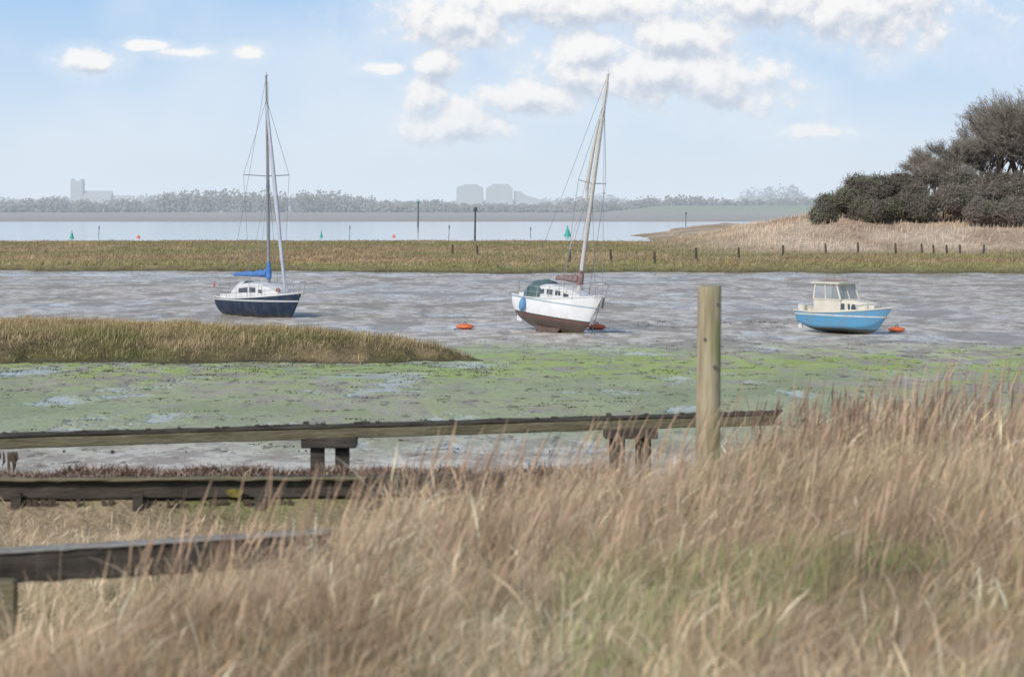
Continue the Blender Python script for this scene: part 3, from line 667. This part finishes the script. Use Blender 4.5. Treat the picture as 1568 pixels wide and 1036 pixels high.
def grasscol(X,Y,n):
    t=fbm(X*.9,Y*.7,121);g=ss(.50,.66,fbm(X*1.0+20,Y*.7,123))
    c=lerp3((.88,.66,.43),(.74,.52,.32),ss(.3,.7,t))
    c=lerp3(c,(.50,.46,.21),g*.6*ss(-.5,1.8,X))
    c=lerp3(c,(.48,.32,.20),ss(.50,.66,fbm(X*1.3+7,Y*.9,127))*.7)
    c=lerp3(c,(.90,.76,.56),ss(.6,.8,rng.random(n))*.75)
    return c*(.60+.7*rng.random(n))[:,None]
NT=6000
ty=4.6+16.7*rng.random(NT)**.95;tx=rng.uniform(-.33,.33,NT)*(ty+.8)
per=34;n=NT*per
cx=np.repeat(tx,per);cy=np.repeat(ty,per);rr=np.repeat(rng.uniform(.03,.17,NT),per)
dx=rng.normal(0,1,n);dy=rng.normal(0,1,n)
X=cx+dx*rr;Y=cy+dy*rr
Xe=np.interp(Y,EY,EX);ledge=ss(.2,1.4,(Xe-X)*.85)
keep=(Y<19.75)&~((Y>19)&(ledge>.5)&(rng.random(n)<.5))
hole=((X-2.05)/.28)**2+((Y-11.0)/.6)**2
th=np.repeat(rng.uniform(.55,1.45,NT),per)
h=(.18+.26*rng.random(n)**1.3)*th*(.35+1.25*fbm(X*1.4,Y*1.4,125))
h=h*(1-.45*ledge)*(1-.55*np.exp(-hole))*(1-.28*np.exp(-((X-1.3)/.6)**2-((Y-14)/2.5)**2))
w=.0020+.0028*rng.random(n)
cd=np.repeat(rng.normal(0,.17,NT),per)
lx=(.12+.14*rng.random(n)+cd)*h/.4+dx*.15*h/.4;ly=dy*.15*h/.4+rng.normal(0,.06,n)
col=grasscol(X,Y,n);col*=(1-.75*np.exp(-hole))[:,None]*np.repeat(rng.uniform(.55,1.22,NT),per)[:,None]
pal=(ledge>.5);col[pal]=col[pal]*.5+np.array([.84,.67,.45])*.5*(.8+.4*rng.random(pal.sum()))[:,None]
head=rng.random(n)<.10
h=np.where(head,h*1.2,h)
B=np.stack([X,Y,bankz(X,Y)-.02],-1)
k=keep
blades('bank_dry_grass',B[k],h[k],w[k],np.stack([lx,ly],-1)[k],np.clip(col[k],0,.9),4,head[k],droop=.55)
n=22000;Y=rng.uniform(4.8,12,n);X=rng.uniform(.2,4.2,n);k=fbm(X*.9+5,Y*.9,131)>.53;X=X[k];Y=Y[k];n=len(X)
blades('bank_green_grass',np.stack([X,Y,bankz(X,Y)-.02],-1),rng.uniform(.13,.28,n),rng.uniform(.003,.006,n),np.stack([rng.normal(.08,.06,n),rng.normal(0,.06,n)],-1),np.array([.42,.50,.20])*(.6+.8*rng.random(n))[:,None],3)
n=3800;Y=rng.uniform(9,19,n);X=rng.uniform(-.2,.34,n)*Y;Xe=np.interp(Y,EY,EX);k=(Xe-X)<.3
k&=(fbm(X*.9,Y*.9,141)>.44);X=X[k];Y=Y[k];n=len(X)
h=rng.uniform(.36,.78,n)*(1+.1*ss(2,4,X));head=np.ones(n,bool)
blades('tall_seed_stalks',np.stack([X,Y,bankz(X,Y)],-1),h,rng.uniform(.003,.006,n),np.stack([rng.uniform(.04,.25,n),rng.normal(0,.06,n)],-1),np.array([.45,.32,.22])*(.6+.7*rng.random(n))[:,None],4,head)
n=420;Y=rng.normal(17.0,1.0,n);X=rng.normal(3.2,.7,n)
blades('brown_dock_stems',np.stack([X,Y,bankz(X,Y)],-1),rng.uniform(.3,.58,n),rng.uniform(.004,.008,n),np.stack([rng.normal(.05,.05,n),rng.normal(0,.05,n)],-1),np.array([.28,.185,.14])*(.6+.7*rng.random(n))[:,None],4,np.ones(n,bool))

# ================================================================== TIMBER: rails, revetment, post
OLDW=mat('weathered_timber',(.13,.115,.07),(.23,.205,.13),5,.9,.15,.02,16,stretch=(.35,1,2.5))
DARKW=mat('tarred_timber',(.045,.038,.032),(.10,.085,.07),5,.85,.2,.02,14,stretch=(.4,1,2))
TOPW=mat('lichen_timber_top',(.24,.235,.21),(.36,.35,.32),6,.9,.1,.01,20)
def beam(b,p0,p1,hgt,dep,mi=0,seed=0,topmi=None,wob=.008):
    R=random.Random(seed);K=40;secs=[]
    for i in range(K+1):
        t=i/K;p=Vector(p0).lerp(Vector(p1),t);a=[R.uniform(-wob,wob) for _ in range(6)]
        h2=hgt/2;d2=dep/2;e=.012
        secs.append([p+Vector((0,-d2+a[0],-h2+e+a[1])),p+Vector((0,-d2+a[0],h2-e+a[2])),p+Vector((0,-d2+e,h2+a[2])),p+Vector((0,d2-e,h2+a[3])),p+Vector((0,d2,h2-e+a[3])),p+Vector((0,d2,-h2+a[4])),p+Vector((0,-d2+e,-h2+a[1]))])
    b.loft(secs,True,True,mi,False)
def hang(b,x0,x1,y,z,n,lmin,lmax,mi,R):
    for i in range(n):
        x=R.uniform(x0,x1);l=R.uniform(lmin,lmax);w=R.uniform(.006,.02);y2=y-R.uniform(.005,.03)
        b.add([(x-w,y2,z),(x+w,y2,z),(x+w*1.2+R.uniform(-.01,.03),y2-.01,z-l*.6),(x+R.uniform(-.02,.02),y2,z-l),(x-w*.8,y2-.01,z-l*.6)],[[0,1,2,3,4]],mi)
WEED=mat('hanging_seaweed',(.05,.035,.025),(.09,.065,.04),8,.7)
j=empty('timber_jetty_rail')
D1=25.0;D2=27.6
P0=(SX(-160,D1),D1,SZ(683,D1));P1=(SX(1195,D2),D2,SZ(642,D2))
b=MB();beam(b,P0,P1,.13,.20,0,1,wob=.006);b.obj('long_rail',[OLDW],j)
b=MB();beam(b,(P0[0],P0[1]+.02,P0[2]+.09),(P1[0],P1[1]+.02,P1[2]+.09),.045,.24,0,2,wob=.008)
Rb=random.Random(8)
for i in range(46):
    t=Rb.random();p=Vector(P0).lerp(Vector(P1),t);b.box((p.x,p.y-.05,p.z+.12),(Rb.uniform(.03,.10),.08,Rb.uniform(.02,.05)),0,.3)
b.obj('rail_capping',[DARKW],j)
def atx(px):
    t=(px+160)/(1195+160.0);p=Vector(P0).lerp(Vector(P1),t);return Vector((SX(px,p.y),p.y,p.z))
b=MB()
for pa,pb in((486,524),(945,985)):
    for q in(pa,pb):
        p=atx(q);g=float(bankz(np.array(p.x),np.array(p.y)));b.box((p.x,p.y+.02,(g-.6+p.z-.11)/2),(.19,.19,p.z-.11-g+.6),0,.1,.015)
    p=atx((pa+pb)/2);b.box((p.x,p.y-.03,p.z-.12),(.72,.36,.13),0,.02,.012);b.box((p.x-.30,p.y-.15,p.z+.05),(.07,.10,.22),0,.0,.01)
b.obj('support_piles',[DARKW],j)
R=random.Random(4);b=MB();hang(b,SX(-20,25),SX(30,25),24.86,P0[2]-.05,16,.1,.32,0,R);hang(b,SX(60,25),SX(1000,25),24.87,P0[2]-.03,6,.03,.07,0,R);b.obj('hanging_seaweed',[WEED],j)

rv=empty('timber_revetment');b=MB();Dv=20.0;z=SZ(751,Dv)
beam(b,(SX(-250,Dv),Dv,z),(SX(820,Dv),Dv+.1,z+.06),.20,.14,0,3);b.obj('edge_board',[DARKW],rv)
b=MB();beam(b,(SX(-250,Dv),Dv-.10,z+.115),(SX(560,Dv),Dv-.06,z+.135),.035,.10,0,5,wob=.008);b.obj('board_capping',[OLDW],rv)
b=MB();hang(b,SX(-100,Dv),SX(450,Dv),Dv-.08,z-.07,45,.05,.16,0,R);hang(b,SX(20,Dv),SX(60,Dv),Dv-.09,z-.07,9,.15,.3,0,R);hang(b,SX(205,Dv),SX(235,Dv),Dv-.09,z-.07,9,.15,.26,0,R);b.obj('hanging_seaweed',[WEED],rv)
b=MB()
for q in(-120,30,215,400,570,700):
    x=SX(q,Dv);b.box((x,Dv-.13,z-.28),(.10,.10,.55),0,.1,.01)
b.obj('stub_posts',[DARKW],rv)
b=MB();yx=SX(361,Dv);b.add([(yx+math.cos(a)*.09*(1+.2*math.sin(3*a)),Dv-.082,z-.01+math.sin(a)*.045) for a in np.linspace(0,6.283,16,endpoint=False)],[list(range(16))]);b.obj('faded_yellow_paint_mark',[YEL],rv)
n=22000;X=rng.uniform(-7.5,1.2,n);Y=20.1+.95*rng.random(n);k=fbm(X*1.5,Y*2,151)>.3;X=X[k];Y=Y[k];n=len(X)
cw=np.array([.18,.115,.09])*(.4+1.2*rng.random(n))[:,None];q=rng.random(n)<.28;cw[q]=np.array([.46,.36,.26])*(.7+.5*rng.random(q.sum()))[:,None]
blades('seaweed_wrack',np.stack([X,Y,bankz(X,Y)+.14*fbm(X*3,Y*3,152)],-1),rng.uniform(.03,.13,n),rng.uniform(.008,.03,n),rng.normal(0,.08,(n,2)),cw,2)

nf=empty('wooden_fence');b=MB();D3=12.0;z=SZ(855,D3)
beam(b,(SX(-120,D3),D3-.35,SZ(862,D3)),(SX(500,D3),D3+.25,SZ(849,D3)),.18,.11,0,7);b.obj('rail',[DARKW],nf)
b=MB();beam(b,(SX(-120,D3),D3-.35,SZ(862,D3)+.10),(SX(500,D3),D3+.25,SZ(849,D3)+.10),.02,.15,0,8,wob=.004);b.obj('rail_top_board',[TOPW],nf)
b=MB();g=float(bankz(np.array(-3.05),np.array(11.55)))
b.box((SX(3,11.55),11.55,(g-.4+3.36)/2),(.16,.14,3.36-g+.4),0,.05,.012);b.box((SX(450,12.1),12.28,2.95),(.13,.12,1.0),0,.1,.012);b.obj('posts',[OLDW],nf)

wp=empty('wooden_post');b=MB();Dp=16.0;X=SX(1087,Dp);zt=SZ(438,Dp);secs=[]
for i,z in enumerate(np.linspace(3.0,zt-.02,26)):
    r=.100-.004*(z-3.4);sh=.012*(z-zt);secs.append([(X+sh+math.cos(a)*r*(1+.02*math.sin(3*a+z)),Dp+math.sin(a)*r,z) for a in np.linspace(0,6.283,24,endpoint=False)])
secs.append([(X+math.cos(a)*.088,Dp+math.sin(a)*.088,zt) for a in np.linspace(0,6.283,24,endpoint=False)])
b.loft(secs,True,True)
def post_mat():
    m,nt,N,L,P=newmat('treated_post_wood');P.inputs['Roughness'].default_value=.85;P.inputs['Specular IOR Level'].default_value=.15
    tc=N.new('ShaderNodeTexCoord');mp=N.new('ShaderNodeMapping');mp.inputs['Scale'].default_value=(14,14,1.2);L.new(tc.outputs['Object'],mp.inputs[0])
    n=N.new('ShaderNodeTexNoise');n.inputs['Scale'].default_value=2;n.inputs['Detail'].default_value=8;L.new(mp.outputs[0],n.inputs[0])
    r=N.new('ShaderNodeValToRGB');e=r.color_ramp.elements;e[0].position=.3;e[0].color=(.27,.22,.135,1);e[1].position=.7;e[1].color=(.50,.43,.29,1);L.new(n.outputs['Fac'],r.inputs[0])
    mp2=N.new('ShaderNodeMapping');mp2.inputs['Scale'].default_value=(3,3,1.3);L.new(tc.outputs['Object'],mp2.inputs[0])
    n2=N.new('ShaderNodeTexNoise');n2.inputs['Scale'].default_value=2.2;n2.inputs['Detail'].default_value=5;L.new(mp2.outputs[0],n2.inputs[0])
    k=N.new('ShaderNodeMapRange');k.inputs[1].default_value=.38;k.inputs[2].default_value=.55;L.new(n2.outputs['Fac'],k.inputs[0])
    sp=N.new('ShaderNodeSeparateXYZ');L.new(tc.outputs['Object'],sp.inputs[0])
    kx=N.new('ShaderNodeMapRange');kx.inputs[1].default_value=X-.02;kx.inputs[2].default_value=X+.06;L.new(sp.outputs[0],kx.inputs[0])
    mm=N.new('ShaderNodeMath');mm.operation='MULTIPLY';L.new(k.outputs[0],mm.inputs[0]);L.new(kx.outputs[0],mm.inputs[1])
    mx=N.new('ShaderNodeMix');mx.data_type='RGBA';L.new(mm.outputs[0],mx.inputs[0]);L.new(r.outputs[0],mx.inputs[6]);mx.inputs[7].default_value=(.25,.30,.12,1)
    L.new(mx.outputs[2],P.inputs['Base Color'])
    b=N.new('ShaderNodeBump');b.inputs['Distance'].default_value=.01;L.new(n.outputs['Fac'],b.inputs['Height']);L.new(b.outputs[0],P.inputs['Normal']);return m
b.obj('post_shaft',[post_mat()],wp)
b=MB();b.tube((X-.05,Dp-.075,4.47),(X-.05,Dp-.10,4.47),.012);b.tube((X+.03,Dp-.085,4.25),(X+.03,Dp-.105,4.25),.016);b.tube((X+.055,Dp-.07,4.75),(X+.055,Dp-.09,4.75),.012);b.obj('nail_heads',[DK],wp)

# ================================================================== SKY
W=bpy.data.worlds.new('World');scene.world=W;W.use_nodes=True;nt=W.node_tree;N=nt.nodes;L=nt.links;N.clear()
el=math.radians(34);az=math.radians(213)
sun=Vector((math.sin(az)*math.cos(el),math.cos(az)*math.cos(el),math.sin(el)))
def cloud_group(name,detail):
    g=bpy.data.node_groups.new(name,'ShaderNodeTree')
    g.interface.new_socket('P',in_out='INPUT',socket_type='NodeSocketVector');g.interface.new_socket('D',in_out='OUTPUT',socket_type='NodeSocketFloat')
    gi=g.nodes.new('NodeGroupInput');go=g.nodes.new('NodeGroupOutput')
    def gm(op,a,b=None):
        n=g.nodes.new('ShaderNodeMath');n.operation=op
        for i,q in enumerate((a,b)):
            if q is None: continue
            if isinstance(q,(int,float)): n.inputs[i].default_value=q
            else: g.links.new(q,n.inputs[i])
        return n.outputs[0]
    blobs=[(970,112,200,62),(1095,118,140,66),(910,80,120,42),(1330,12,190,72),(1150,5,160,48),(1040,60,130,46),(700,28,140,56),(860,5,190,46),(705,190,98,44),(650,145,40,46),(810,150,100,36),(668,98,46,26),(145,94,50,22),(225,70,48,9),(285,80,50,10),(380,82,28,15),(1245,202,65,16),(590,105,40,12)]
    cur=None
    for x,y,rx,ry in blobs:
        a=g.nodes.new('ShaderNodeVectorMath');a.operation='SUBTRACT';a.inputs[1].default_value=((x-784)/100,(322-y)/100,0);g.links.new(gi.outputs[0],a.inputs[0])
        m=g.nodes.new('ShaderNodeVectorMath');m.operation='MULTIPLY';m.inputs[1].default_value=(100/rx,100/ry,0);g.links.new(a.outputs[0],m.inputs[0])
        l=g.nodes.new('ShaderNodeVectorMath');l.operation='LENGTH';g.links.new(m.outputs[0],l.inputs[0])
        v=gm('SUBTRACT',1.0,l.outputs['Value'])
        cur=v if cur is None else gm('MAXIMUM',cur,v)
    cur=gm('MAXIMUM',cur,-1.2)
    n=g.nodes.new('ShaderNodeTexNoise');n.inputs['Scale'].default_value=1.5;n.inputs['Detail'].default_value=detail;n.inputs['Roughness'].default_value=.60;g.links.new(gi.outputs[0],n.inputs[0])
    dn=gm('ADD',cur,gm('MULTIPLY',gm('SUBTRACT',n.outputs['Fac'],.5),2.4))
    g.links.new(dn,go.inputs[0]);return g
g1=cloud_group('cloud_density',7);g2=cloud_group('cloud_density_above',5)
def M(op,a,b=None,clamp=False):
    n=N.new('ShaderNodeMath');n.operation=op;n.use_clamp=clamp
    for i,q in enumerate((a,b)):
        if q is None: continue
        if isinstance(q,(int,float)): n.inputs[i].default_value=q
        else: L.new(q,n.inputs[i])
    return n.outputs[0]
def MR(v,a,b,c=0,d=1):
    n=N.new('ShaderNodeMapRange');n.interpolation_type='SMOOTHSTEP'
    for i,q in zip((1,2,3,4),(a,b,c,d)): n.inputs[i].default_value=q
    L.new(v,n.inputs[0]);return n.outputs[0]
def MX(f,a,b):
    n=N.new('ShaderNodeMix');n.data_type='RGBA';L.new(f,n.inputs[0])
    for i,q in((6,a),(7,b)):
        if isinstance(q,tuple): n.inputs[i].default_value=(*q,1)
        else: L.new(q,n.inputs[i])
    return n.outputs[2]
tc=N.new('ShaderNodeTexCoord');sp=N.new('ShaderNodeSeparateXYZ');L.new(tc.outputs['Generated'],sp.inputs[0])
yy_=M('MAXIMUM',M('ABSOLUTE',sp.outputs[1]),.08)
u=M('MULTIPLY',M('DIVIDE',sp.outputs[0],yy_),30.49);v=M('MULTIPLY',M('DIVIDE',sp.outputs[2],yy_),30.49)
cb=N.new('ShaderNodeCombineXYZ');L.new(u,cb.inputs[0]);L.new(v,cb.inputs[1])
d1=N.new('ShaderNodeGroup');d1.node_tree=g1;L.new(cb.outputs[0],d1.inputs[0])
of=N.new('ShaderNodeVectorMath');of.operation='ADD';of.inputs[1].default_value=(-.06,.20,0);L.new(cb.outputs[0],of.inputs[0])
d2=N.new('ShaderNodeGroup');d2.node_tree=g2;L.new(of.outputs[0],d2.inputs[0])
alpha=MR(d1.outputs[0],-.02,.48,0,.95)
lit=MR(M('SUBTRACT',d1.outputs[0],d2.outputs[0]),-.60,.42)
ccol=MX(lit,(.54,.60,.71),(.99,.97,.95))
gr=N.new('ShaderNodeValToRGB');ge=gr.color_ramp.elements
ge[0].position=0;ge[0].color=(.78,.84,.89,1);ge[1].position=1;ge[1].color=(.26,.47,.80,1)
for p_,c_ in((.06,(.73,.82,.91)),(.20,(.60,.75,.92)),(.42,(.40,.61,.89))): e=ge.new(p_);e.color=(*c_,1)
L.new(M('DIVIDE',sp.outputs[2],.25,True),gr.inputs[0])
vn_=N.new('ShaderNodeTexNoise');vn_.inputs['Scale'].default_value=.35;vn_.inputs['Detail'].default_value=3
L.new(cb.outputs[0],vn_.inputs[0]);veil=MR(vn_.outputs['Fac'],.38,.70,0,.5)
base=MX(veil,gr.outputs[0],(.82,.88,.95))
halo=MR(d1.outputs[0],-.9,.3,0,.45)
base=MX(halo,base,(.80,.87,.95))
low=MX(alpha,base,ccol)
sky=N.new('ShaderNodeTexSky');sky.sky_type='NISHITA';sky.sun_disc=False;sky.sun_elevation=el;sky.sun_rotation=az
sc=N.new('ShaderNodeVectorMath');sc.operation='SCALE';sc.inputs['Scale'].default_value=.14;L.new(sky.outputs[0],sc.inputs[0])
fin=MX(MR(sp.outputs[2],.12,.40),low,sc.outputs[0])
bg=N.new('ShaderNodeBackground');bg.inputs['Strength'].default_value=1.0;L.new(fin,bg.inputs[0])
out=N.new('ShaderNodeOutputWorld');L.new(bg.outputs[0],out.inputs[0])
# note: the sky texture itself enters at strength 0.14
sl=bpy.data.lights.new('sun','SUN');sl.energy=2.5;sl.angle=math.radians(7);sl.color=(1,.955,.89)
so=bpy.data.objects.new('sun',sl);scene.collection.objects.link(so);so.rotation_euler=sun.to_track_quat('Z','Y').to_euler();so.location=(0,-20,60)

# ================================================================== CAMERA
cam=bpy.data.cameras.new('camera');co=bpy.data.objects.new('camera',cam);scene.collection.objects.link(co)
co.location=(0,0,CZ);co.rotation_euler=(math.radians(90),0,0);cam.lens=70;cam.sensor_width=36;cam.shift_y=-196/1568.0
cam.clip_end=20000;cam.clip_start=.1
cam.dof.use_dof=True;cam.dof.focus_distance=92;cam.dof.aperture_fstop=2.9
scene.camera=co
scene.view_settings.view_transform='Standard';scene.view_settings.look='None';scene.view_settings.exposure=0
